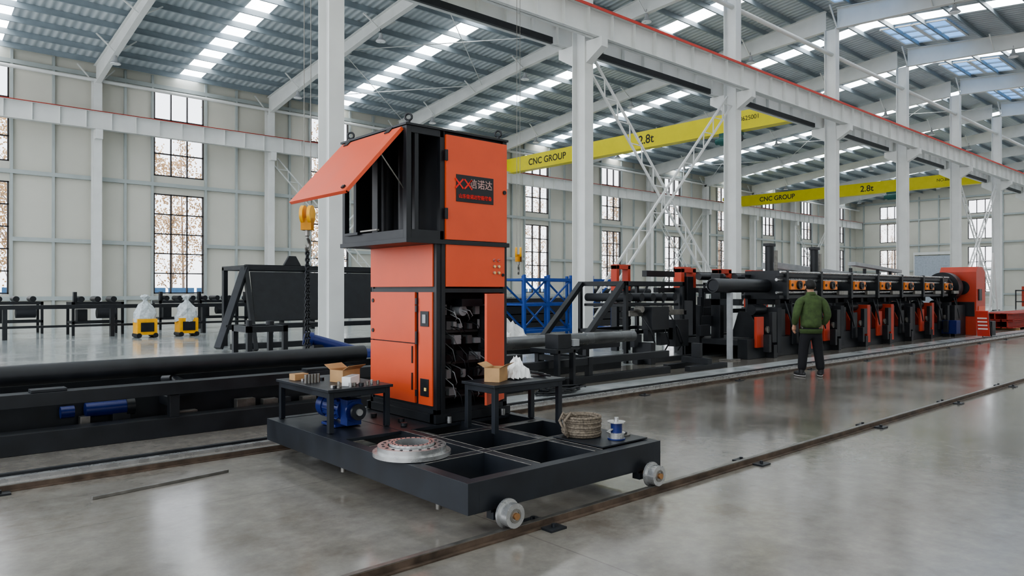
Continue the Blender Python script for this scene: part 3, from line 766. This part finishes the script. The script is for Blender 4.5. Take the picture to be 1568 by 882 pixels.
o.cyl((6.0,12.3,0.65),(6.9,11.9,0.35),0.10,DBLUE,16); o.cyl((6.85,11.95,0.33),(7.05,11.85,0.30),0.14,DBLUE,16); o.cyl((5.85,12.36,0.68),(6.0,12.3,0.65),0.13,DBLUE,16); o.box(5.95,6.15,12.15,12.4,0,0.56,BLACK); o.box(6.85,7.1,11.8,12.05,0,0.2,BLACK);o.done()
o=M('pipe_loading_rack')
xa,xb=7.3,12.2
for x in (xa,xb-0.12,9.7):
    o.bar((x,18.2,0),(x,18.9,2.2),0.12,0.14,BLACK); o.box(x-0.06,x+0.06,20.3,20.45,0,2.2,BLACK); o.box(x-0.06,x+0.06,18.85,20.45,2.1,2.22,BLACK); o.box(x-0.06,x+0.06,18.3,20.4,0.5,0.62,BLACK)
o.box(xa,xb,18.85,18.97,2.12,2.24,BLACK); o.box(xa,xb,20.3,20.45,2.1,2.2,BLACK)
vs=[(xa+0.1,18.50,0.75),(xb-0.2,18.50,0.75),(xb-0.2,18.8,2.05),(xa+0.1,18.8,2.05)]; vs+=[(v[0],v[1]+0.05,v[2]) for v in vs]
o.add(vs,[(0,1,2,3),(4,7,6,5),(0,4,5,1),(1,5,6,2),(2,6,7,3),(3,7,4,0)],BLACK)
o.box(xa-0.6,xb,18.2,18.35,0.05,0.2,BLACK); o.bar((xa-0.9,18.3,0.1),(xa,18.9,2.15),0.2,0.12,BLACK)
o.box(xa-0.7,xb,18.35,18.5,0.55,0.68,BLACK)
o.prism([(8.35,2.24),(8.85,2.24),(8.7,2.5),(8.5,2.5)],'y',18.85,18.95,BLACK)
o.done(0.01)
o=M('wall_control_box'); o.box(11.2,11.5,15.2,15.4,1.0,2.2,WHITE); o.box(11.15,11.55,15.1,15.2,0.7,1.5,BLACK); o.box(11.3,11.4,15.3,15.4,0,1.0,BLACK); o.done()
for k,(x,y) in enumerate(((2.9,30.5),(5.0,28.3),(8.3,30.2),(9.9,30.6),(11.2,29.0))):
    o=blackframe('roller_stand_frame',x,x+1.6,y,y+1.0,1.15)
    for q in range(3): o.cyl((x+0.3+0.5*q,y+0.1,1.25),(x+0.3+0.5*q,y+0.9,1.25),0.10,BLACK,12)
    o.box(x+0.2,x+0.5,y+0.2,y+0.6,0.4,0.9,BLACK)
    o.cyl((x+0.8,y+0.3,0.75),(x+1.4,y+0.3,0.75),0.18,DARKM,12)
    o.box(x+0.1,x+0.2,y+0.3,y+0.5,1.15,1.5,BLACK)
    o.done()
o=M('long_black_beam'); o.box(0.0,13.5,27.2,27.4,0.95,1.08,BLACK)
for x in (0.3,3,6,9,12,13.3): o.box(x-.06,x+.06,27.2,27.4,0,0.95,BLACK)
o.box(0,13.5,27.22,27.38,0.35,0.42,BLACK); o.done()
for k,x in enumerate((6.65,7.95)):
    o=M('bagged_yellow_welder'); y=25.8
    o.box(x-0.30,x+0.30,y-0.28,y+0.28,0.1,0.62,HOOKY); o.box(x-0.2,x+0.2,y-0.30,y-0.28,0.2,0.5,BLACK)
    for a_ in(-.25,.25): o.cyl((x+a_,y-0.3,0.08),(x+a_,y+0.3,0.08),0.08,BLACK,12)
    random.seed(k+2); n=14; vs=[]
    for j,(zz,rr) in enumerate(((0.5,0.34),(0.65,0.34),(0.8,0.31),(0.95,0.28),(1.08,0.2),(1.16,0.09),(1.22,0.06),(1.34,0.15),(1.4,0.10))):
        for i in range(n):
            t_=2*math.pi*i/n; q=rr*(1+random.uniform(-.16,.16)); vs.append((x+q*math.cos(t_),y+q*0.85*math.sin(t_),zz+random.uniform(-.03,.03)))
    fs=[(j*n+i,j*n+(i+1)%n,(j+1)*n+(i+1)%n,(j+1)*n+i) for j in range(8) for i in range(n)]+[tuple(8*n+i for i in range(n))]
    o.add(vs,fs,BAG,False); o.done()
o=M('blue_truss_rack')
for y in (16.6,17.8):
    for z in (0.25,1.1,1.9): o.bar((15.2,y,z),(19.4,y,z),0.09,0.09,BLUE)
    for k in range(5):
        x=15.2+1.05*k; o.bar((x,y,0),(x,y,2.05),0.08,0.08,BLUE)
        if k<4: 
            o.bar((x,y,1.1 if k%2 else 1.9),(x+1.05,y,1.9 if k%2 else 1.1),0.05,0.05,BLUE)
            o.bar((x,y,0.25 if k%2 else 1.1),(x+1.05,y,1.1 if k%2 else 0.25),0.05,0.05,BLUE)
for k in range(5):
    x=15.2+1.05*k
    for z in (0.25,1.1,1.9): o.bar((x,16.6,z),(x,17.8,z),0.06,0.06,BLUE)
o.done()
crumple('plastic_sheet_pile',13.4,15.6,0.0,0.7,0.6,0.75,8)
o=M('steel_beam_stack')
for k in range(4):
    for q in range(4): o.box(13+0.1*k,24,19.5+0.4*k,19.8+0.4*k,0.3*q+0.1,0.3*q+0.36,BLACK)
o.done()
for (x,y) in ((22.5,20),(28,17),(34,22)):
    o=blackframe('background_steel_frame',x,x+4.5,y,y+1.6,1.9)
    for k in range(4): o.bar((x+0.2+k*1.1,y,0.6),(x+1.1+k*1.1,y,1.8),0.07,0.07,BLACK)
    o.cyl((x,y+0.8,1.5),(x+4.4,y+0.8,1.5),0.14,DARKM,12); o.done()

o=blackframe('pipe_feed_frame',11.9,14.0,9.8,11.2,1.75)
o.bar((10.7,9.9,0.55),(11.9,9.9,1.7),0.14,0.1,BLACK); o.bar((10.7,11.1,0.55),(11.9,11.1,1.7),0.14,0.1,BLACK)
o.bar((10.7,9.85,0),(10.7,9.85,0.6),0.1,0.1,BLACK); o.bar((10.7,11.15,0),(10.7,11.15,0.6),0.1,0.1,BLACK)
o.box(11.95,13.9,9.75,9.8,1.0,1.12,DSTEEL); o.box(12.0,13.9,9.9,11.1,1.2,1.26,BLACK)
for k in range(5): o.cyl((12.1+0.4*k,9.85,1.4),(12.1+0.4*k,11.1,1.4),0.09,DARKM,12)
o.box(12.4,13.0,9.5,9.78,0.7,1.2,BLACK); o.box(13.3,13.8,9.55,9.78,0.3,0.9,BLACK)
for k in range(3): o.cyl((12.2+.5*k,9.6,1.15),(12.2+.5*k,9.78,1.15),0.07,DSTEEL,12)
o.box(11.9,14.2,9.5,9.62,0.0,0.1,BLACK); o.box(12.1,12.25,9.3,9.8,0,0.45,BLACK)
for k in range(4): o.box(11.95+.45*k,12.2+.45*k,9.62,9.74,0.35+0.1*(k%2),0.62+0.1*(k%2),DARKM)
for k in range(3): o.tube([(12.3+.5*k,9.7,1.0),(12.35+.5*k,9.5,0.7),(12.5+.5*k,9.5,0.4),(12.6+.5*k,9.7,0.2)],0.02,BLACK,6)
o.done(0.006)
x,y=11.6,8.0
o=M('floor_support_stand'); o.box(x,x+1.3,y,y+0.12,0,0.1,BLACK);o.box(x,x+1.3,y+0.5,y+0.62,0,0.1,BLACK);o.box(x+0.6,x+0.75,y,y+0.62,0.1,0.22,BLACK);o.box(x+0.62,x+0.72,y+0.2,y+0.4,0.22,0.5,BLACK); o.done(0.004)
# ------------------------------------------------------------------ long pipe cutting machine
o=M('pipe_laser_cutting_machine')
YP=8.8; ZP=1.66
o.ring((13.6,YP,ZP),(27.6,YP,ZP),0.155,0.13,BLACK,28); o.cyl((13.62,YP,ZP),(13.9,YP,ZP),0.12,DARKM,20)
o.bar((14.2,8.75,0),(14.2,8.75,1.5),0.10,0.10,LGREY); o.box(14.0,14.4,8.6,8.9,0,0.03,DSTEEL)
o.box(14.6,27.9,8.55,8.8,0.0,0.45,BLACK); o.box(14.6,27.9,10.2,10.45,0.0,0.45,BLACK); o.box(14.6,27.9,8.8,10.2,0.3,0.42,DARKM)
for z,h in ((1.90,0.07),(1.40,0.08)):
    o.box(15.6,26.8,8.32,8.42,z-h/2,z+h/2,BLACK); o.box(15.6,26.8,9.2,9.3,z-h/2,z+h/2,BLACK)
o.cyl((15.6,8.40,1.80),(26.8,8.40,1.80),0.035,STEEL,12); o.cyl((15.6,8.40,1.50),(26.8,8.40,1.50),0.03,STEEL,12)
o.cyl((15.6,8.30,1.98),(26.8,8.30,1.98),0.025,STEEL,10)
for k in range(7):
    x=15.9+1.72*k
    if x<26.6: o.box(x-0.05,x+0.05,8.27,9.35,1.34,2.02,BLACK)
    o.box(x+0.10,x+0.78,8.24,8.31,1.57,1.79,FIXT)
    o.ring((x+0.44,8.18,1.68),(x+0.44,8.24,1.68),0.10,0.05,BLACK,20); o.cyl((x+0.44,8.20,1.68),(x+0.44,8.24,1.68),0.05,DSTEEL,14)
    for q in (0.14,0.74): o.cyl((x+q,8.22,1.68),(x+q,8.24,1.68),0.035,BLACK,10)
    o.box(x+0.9,x+1.4,8.24,8.32,1.44,1.54,DSTEEL)
for k in range(8):
    x=15.0+1.66*k
    o.box(x,x+0.16,9.5,9.75,0.42,1.95,BLACK); o.box(x,x+0.16,9.0,9.75,1.2,1.35,BLACK)
    o.box(x-0.1,x+0.22,8.5,8.56,0.25,0.95,ORANGE2 if k%2==0 else BLACK)
    o.box(x+0.75,x+0.95,8.45,8.9,0.1,1.15,ORANGE2 if k in(1,3,4,6) else DARKM)
    o.prism([(8.6,0.45),(9.4,0.45),(9.2,1.05),(8.9,1.05)],'x',x+0.3,x+0.36,ORANGE2 if k else BLACK)
    o.cyl((x+0.1,8.75,1.1),(x+0.6,8.75,1.1),0.12,BLACK,14); o.cyl((x+0.35,8.46,0.65),(x+0.35,8.5,0.65),0.08,DSTEEL,14)
    o.box(x+0.4,x+0.55,8.35,8.6,0.0,0.3,BLACK); o.box(x+0.98,x+1.4,8.6,9.3,0.45,1.1,BLACK)
    o.box(x+0.1,x+0.2,8.3,8.45,0.15,0.55,BLACK)
    o.box(x+0.42,x+0.62,8.4,8.5,0.35,1.05,BLACK)
    for q in (0,0.5):
        o.box(x+q,x+q+0.14,10.6,10.8,0.0,1.62,BLACK); o.box(x+q,x+q+0.14,10.6,10.8,1.62,2.1,ORANGE2)
    o.box(x,x+0.64,10.6,10.8,2.0,2.12,ORANGE2)
    o.box(x+0.2,x+0.45,10.55,10.7,1.3,1.9,BLACK)
    o.cyl((x+0.3,10.3,1.9),(x+1.4,10.3,1.9),0.09,BLACK,12)
    o.tube([(x+1.0,8.4,1.3),(x+1.05,8.3,0.9),(x+1.2,8.3,0.6),(x+1.35,8.4,0.9),(x+1.4,8.45,1.3)],0.02,BLACK,6)
o.box(14.4,19.5,11.2,11.35,1.9,2.05,BLACK); o.box(14.4,27.5,10.85,11.0,1.5,1.62,DARKM); o.box(14.4,27,11.4,11.5,0.9,1.02,BLACK)
for xx in (14.2,16.9): 
    for q in (0,0.45): o.box(xx+q,xx+q+0.1,12.0,12.2,0,1.55,BLACK); o.box(xx+q,xx+q+0.1,12.0,12.2,1.55,2.2,ORANGE2)
    o.box(xx,xx+0.55,12.0,12.2,2.1,2.22,ORANGE2)
for k in range(4): 
    xx=14.3+0.35*k; o.box(xx,xx+0.09,9.6+0.2*k,9.7+0.2*k,0,1.2+0.2*(k%3),BLACK); o.box(xx-0.1,xx+0.3,9.5+0.2*k,9.6+0.2*k,0.5+.2*k,0.75+.2*k,DARKM)
for x in (18.2,20.8): 
    o.cyl((x,10.0,1.9),(x,10.0,2.75),0.11,BLACK,16); o.cyl((x+0.35,10.0,1.9),(x+0.35,10.0,2.65),0.05,DSTEEL,12); o.box(x-0.2,x+0.5,9.85,10.15,1.8,1.95,BLACK); o.box(x-0.16,x+0.16,9.9,10.1,2.75,2.83,BLACK)
o.bar((20.0,11.0,2.3),(25.5,10.6,2.0),0.5,0.18,LGREY); o.bar((24.5,10.5,2.45),(28.5,10.5,2.25),0.25,0.12,LGREY)
for k in range(4): o.box(24.4+1.1*k,24.46+1.1*k,10.45,10.55,0,2.3,BLACK)
o.cyl((27.5,YP,ZP),(27.75,YP,ZP),0.40,BLACK,32); o.ring((27.3,YP,ZP),(27.5,YP,ZP),0.32,0.17,DSTEEL,32); o.cyl((27.75,YP,ZP),(28.2,YP,ZP),0.52,BLACK,36); o.cyl((28.2,YP,ZP),(28.6,YP,ZP),0.35,DARKM,30)
for k in range(4):
    t_=math.pi/4+math.pi/2*k; c=Vector((0,math.cos(t_),math.sin(t_)))*0.27
    o.box(27.15,27.35,YP+c.y-0.05,YP+c.y+0.05,ZP+c.z-0.08,ZP+c.z+0.08,DSTEEL)
o.box(27.4,28.5,8.3,9.3,0,1.05,BLACK); o.box(26.9,27.3,8.1,8.6,0.1,0.55,DBLUE)
o.prism([(28.6,0.0),(29.6,0.0),(29.6,2.2),(29.3,2.38),(28.75,2.38),(28.6,2.2)],'y',8.0,9.15,ORANGE2)
o.box(28.57,28.6,8.05,9.05,0.65,1.15,BLACK); o.cyl((28.55,8.45,1.65),(28.6,8.45,1.65),0.25,BLACK,24)
o.box(28.8,29.1,7.96,8.0,1.2,1.6,BLACK); o.box(28.8,29.5,7.98,8.0,0.2,1.0,ORANGE)
o.box(28.5,28.9,7.5,7.8,0,0.5,BLACK)
o.done(0.006)
o=M('red_notice_board'); 
R=Matrix.Rotation(-0.25,3,'Y'); o.box(27.0,27.05,7.2,7.55,0.05,0.9,RED,R); 
for k in range(4): o.box(26.985,27.0,7.24,7.51,0.28+0.12*k,0.32+0.12*k,PAPER,R,(27.025,7.375,0.475))
o.bar((27.5,7.25,0),(27.15,7.25,0.8),0.03,0.03,BLACK);o.bar((27.5,7.5,0),(27.15,7.5,0.8),0.03,0.03,BLACK); o.done()
o=M('red_beam_stack')
for k in range(3):
    y=8.0+0.42*k
    for q in range(2):
        z=0.08+0.30*q
        o.box(33,42,y,y+0.36,z,z+0.03,DRED);o.box(33,42,y,y+0.36,z+0.25,z+0.28,DRED);o.box(33,42,y+0.16,y+0.2,z,z+0.26,DRED)
for x in (33.5,37,41): o.box(x,x+0.1,7.9,9.4,0,0.08,CARD)
o.done()
o=M('crated_parts')
random.seed(5)
for k in range(12):
    x=31+random.uniform(0,10);y=10+random.uniform(0,3);h=random.uniform(0.3,0.9); o.box(x,x+0.9,y,y+0.7,0,h,random.choice((BLACK,LGREY,CARD,ORANGE2,DARKM))); o.box(x-0.02,x+0.92,y+0.1,y+0.2,h,h+0.04,BLACK)
o.done()
for (x,y) in ((42,17),(48.5,18.5),(33.5,19),(64.5,11),(72.5,16)):
    o=blackframe('distant_machine_frame',x,x+4,y,y+1.4,1.6); o.box(x+0.3,x+1.3,y+0.2,y+1.0,0.2,1.9,ORANGE2); o.box(x+1.6,x+3.6,y+0.3,y+0.9,1.0,1.4,WHITE); o.cyl((x+1.3,y+0.7,1.9),(x+3.9,y+0.7,1.9),0.1,DARKM,10); o.done()
o=M('step_ladder')
for s_ in (0,0.5): o.bar((36,9.6+s_,0),(36.6,9.6+s_,3.2),0.06,0.06,WHITE); o.bar((37.4,9.6+s_,0),(36.65,9.6+s_,3.2),0.05,0.05,WHITE)
for k in range(9): o.bar((36.06+0.06*k,9.6,0.3+0.32*k),(36.06+0.06*k,10.1,0.3+0.32*k),0.08,0.03,WHITE)
o.done()

# ------------------------------------------------------------------ person
def skin(name,verts,edges,radii,mt,root=0,sub=2):
    me=bpy.data.meshes.new(name+'_sk'); me.from_pydata(verts,edges,[]); ob=bpy.data.objects.new(name+'_sk',me); COL.objects.link(ob)
    sk=ob.modifiers.new('skin','SKIN'); sk.use_smooth_shade=True
    for i,r_ in enumerate(radii):
        v=me.skin_vertices[0].data[i]; v.radius=r_ if isinstance(r_,tuple) else (r_,r_)
        v.use_root=(i==root)
    sb=ob.modifiers.new('sub','SUBSURF'); sb.levels=sub; sb.render_levels=sub
    bpy.context.view_layer.update()
    dg=bpy.context.evaluated_depsgraph_get(); nm=bpy.data.meshes.new_from_object(ob.evaluated_get(dg))
    vs=[v.co.copy() for v in nm.vertices]; fs=[tuple(p.vertices) for p in nm.polygons]
    bpy.data.objects.remove(ob); return vs,fs
o=M('standing_man')
def put(vf,mt): o.add(vf[0],vf[1],mt,True)
J=[(0,0,0.84),(0,0,1.02),(0,0.0,1.22),(0,-0.01,1.36),(0,-0.005,1.45),(0,0.01,1.50),
   (0.14,-0.01,1.40),(0.215,-0.01,1.35),(0.295,-0.05,1.10),(0.26,0.10,0.93),
   (-0.14,-0.01,1.40),(-0.215,-0.01,1.35),(-0.295,-0.05,1.10),(-0.26,0.10,0.93)]
E=[(0,1),(1,2),(2,3),(3,4),(4,5),(3,6),(6,7),(7,8),(8,9),(3,10),(10,11),(11,12),(12,13)]
Rr=[(0.215,0.15),(0.20,0.14),(0.21,0.14),(0.175,0.12),(0.09,0.085),(0.072,0.072),(0.09,0.088),(0.088,0.086),(0.070,0.070),(0.054,0.054),(0.09,0.088),(0.088,0.086),(0.070,0.070),(0.054,0.054)]
put(skin('jk',J,E,Rr,JACKET,0),JACKET)
n=28; vs=[]
for z_,k_ in ((0.78,1.0),(0.86,1.06)):
    for i in range(n):
        t_=2*math.pi*i/n; vs.append((0.195*k_*math.cos(t_),0.142*k_*math.sin(t_),z_))
o.add(vs,[(i,(i+1)%n,n+(i+1)%n,n+i) for i in range(n)]+[tuple(range(n))],JACKET,True)
T=[(0,0,0.84),(0,0,0.92),(0.10,0,0.76),(0.135,0.015,0.47),(0.175,-0.01,0.10),(-0.10,0,0.76),(-0.135,0.015,0.47),(-0.175,-0.01,0.10)]
put(skin('tr',T,[(0,1),(0,2),(2,3),(3,4),(0,5),(5,6),(6,7)],[(0.165,0.12),(0.14,0.10),(0.108,0.112),(0.086,0.09),(0.074,0.078),(0.108,0.112),(0.086,0.09),(0.074,0.078)],TROUS),TROUS)
for s_ in (-1,1):
    R=Matrix.Rotation(-s_*0.35,3,'Z')
    o.ell((s_*0.185,0.05,0.055),0.05,0.14,0.055,SHOE,16,10,R,zmin=-0.6); o.ell((s_*0.185,0.05,0.018),0.054,0.145,0.018,SOLE,16,6,R)
    o.cyl((s_*0.177,-0.01,0.05),(s_*0.176,-0.01,0.13),0.05,SHOE,14)
    wx,wy,wz=s_*0.252,0.115,0.915
    o.tube([(wx,wy,wz+0.04),(wx,wy+0.01,wz),(wx-s_*0.003,wy+0.03,wz-0.05),(wx-s_*0.005,wy+0.04,wz-0.085)],[0.026,0.028,0.037,0.034],SKIN,12)
    for q,(off,l) in enumerate(((0.03,0.068),(0.011,0.078),(-0.009,0.072),(-0.028,0.056))):
        p0=Vector((wx-s_*0.005,wy+0.04+off,wz-0.075)); o.tube([p0,p0+Vector((-s_*0.004,0.006,-l*0.5)),p0+Vector((-s_*0.018,0.008,-l*0.8)),p0+Vector((-s_*0.034,0.008,-l))],[0.010,0.0095,0.0088,0.006],SKIN,8)
    p0=Vector((wx-s_*0.012,wy+0.045,wz-0.025)); o.tube([p0,p0+Vector((-s_*0.012,0.028,-0.02)),p0+Vector((-s_*0.02,0.036,-0.05)),p0+Vector((-s_*0.022,0.036,-0.066))],[0.013,0.012,0.010,0.007],SKIN,8)
o.tube([(0,0.0,1.44),(0,0.012,1.50),(0,0.02,1.56)],[0.062,0.056,0.056],SKIN,14)
o.tube([(0,-0.002,1.455),(0,0.004,1.52)],[0.092,0.075],JACKET,18)
def hd(v):
    w_=v.copy()
    if v.z<0: w_.x*=1-0.25*(-v.z/0.12); w_.y+=0.012*(-v.z/0.12)
    if v.y<0: w_.y*=1.06
    return w_
HC=(0,0.03,1.620); RT=Matrix.Rotation(-0.12,3,'X')
o.ell(HC,0.076,0.094,0.113,SKIN,24,16,RT,fn=hd)
def hr(v):
    w_=hd(v)
    if v.y>0.055 and v.z<0.055: w_=w_*0.88
    if v.z<-0.06: w_=w_*0.94
    return w_*(1+random.uniform(-.008,.008))
o.ell((0,0.022,1.636),0.090,0.110,0.122,HAIR,26,18,RT,zmin=-0.62,fn=hr)
for s_ in (-1,1):
    o.ell((s_*0.086,0.030,1.610),0.012,0.022,0.033,SKIN,10,8); o.ell((s_*0.03,0.118,1.622),0.014,0.008,0.008,PAPER,10,6); o.ell((s_*0.03,0.125,1.622),0.006,0.004,0.006,HAIR,8,6)
o.tube([(0,0.118,1.638),(0,0.137,1.605),(0,0.120,1.595)],[0.008,0.014,0.01],SKIN,8); o.ell((0,0.115,1.570),0.024,0.008,0.008,ORANGE2,10,6)
man=o.done()
man.location=(12.60,6.12,0); man.rotation_euler=(0,0,math.radians(-40)); man.scale=(1.0,1.0,1.0)

# ------------------------------------------------------------------ world, camera
w=bpy.data.worlds.new('World'); scene.world=w; w.use_nodes=True
N=w.node_tree.nodes;L=w.node_tree.links
bg=N['Background']
tc=N.new('ShaderNodeTexCoord'); sp=N.new('ShaderNodeSeparateXYZ'); cr=N.new('ShaderNodeValToRGB')
L.new(tc.outputs['Generated'],sp.inputs[0]); L.new(sp.outputs['Z'],cr.inputs[0])
cr.color_ramp.elements[0].color=(0.94,0.96,1.0,1); cr.color_ramp.elements[1].color=(0.70,0.82,1.0,1)
L.new(cr.outputs[0],bg.inputs[0]); bg.inputs[1].default_value=2.9

cam=bpy.data.cameras.new('camera'); co=bpy.data.objects.new('camera',cam); COL.objects.link(co); scene.camera=co
cam.sensor_width=36; cam.lens=36*1100/1568; cam.clip_end=600
co.location=(0,0,1.55)
th=math.radians(48.5)
co.rotation_euler=(math.radians(90+0.2),0,th-math.pi/2)
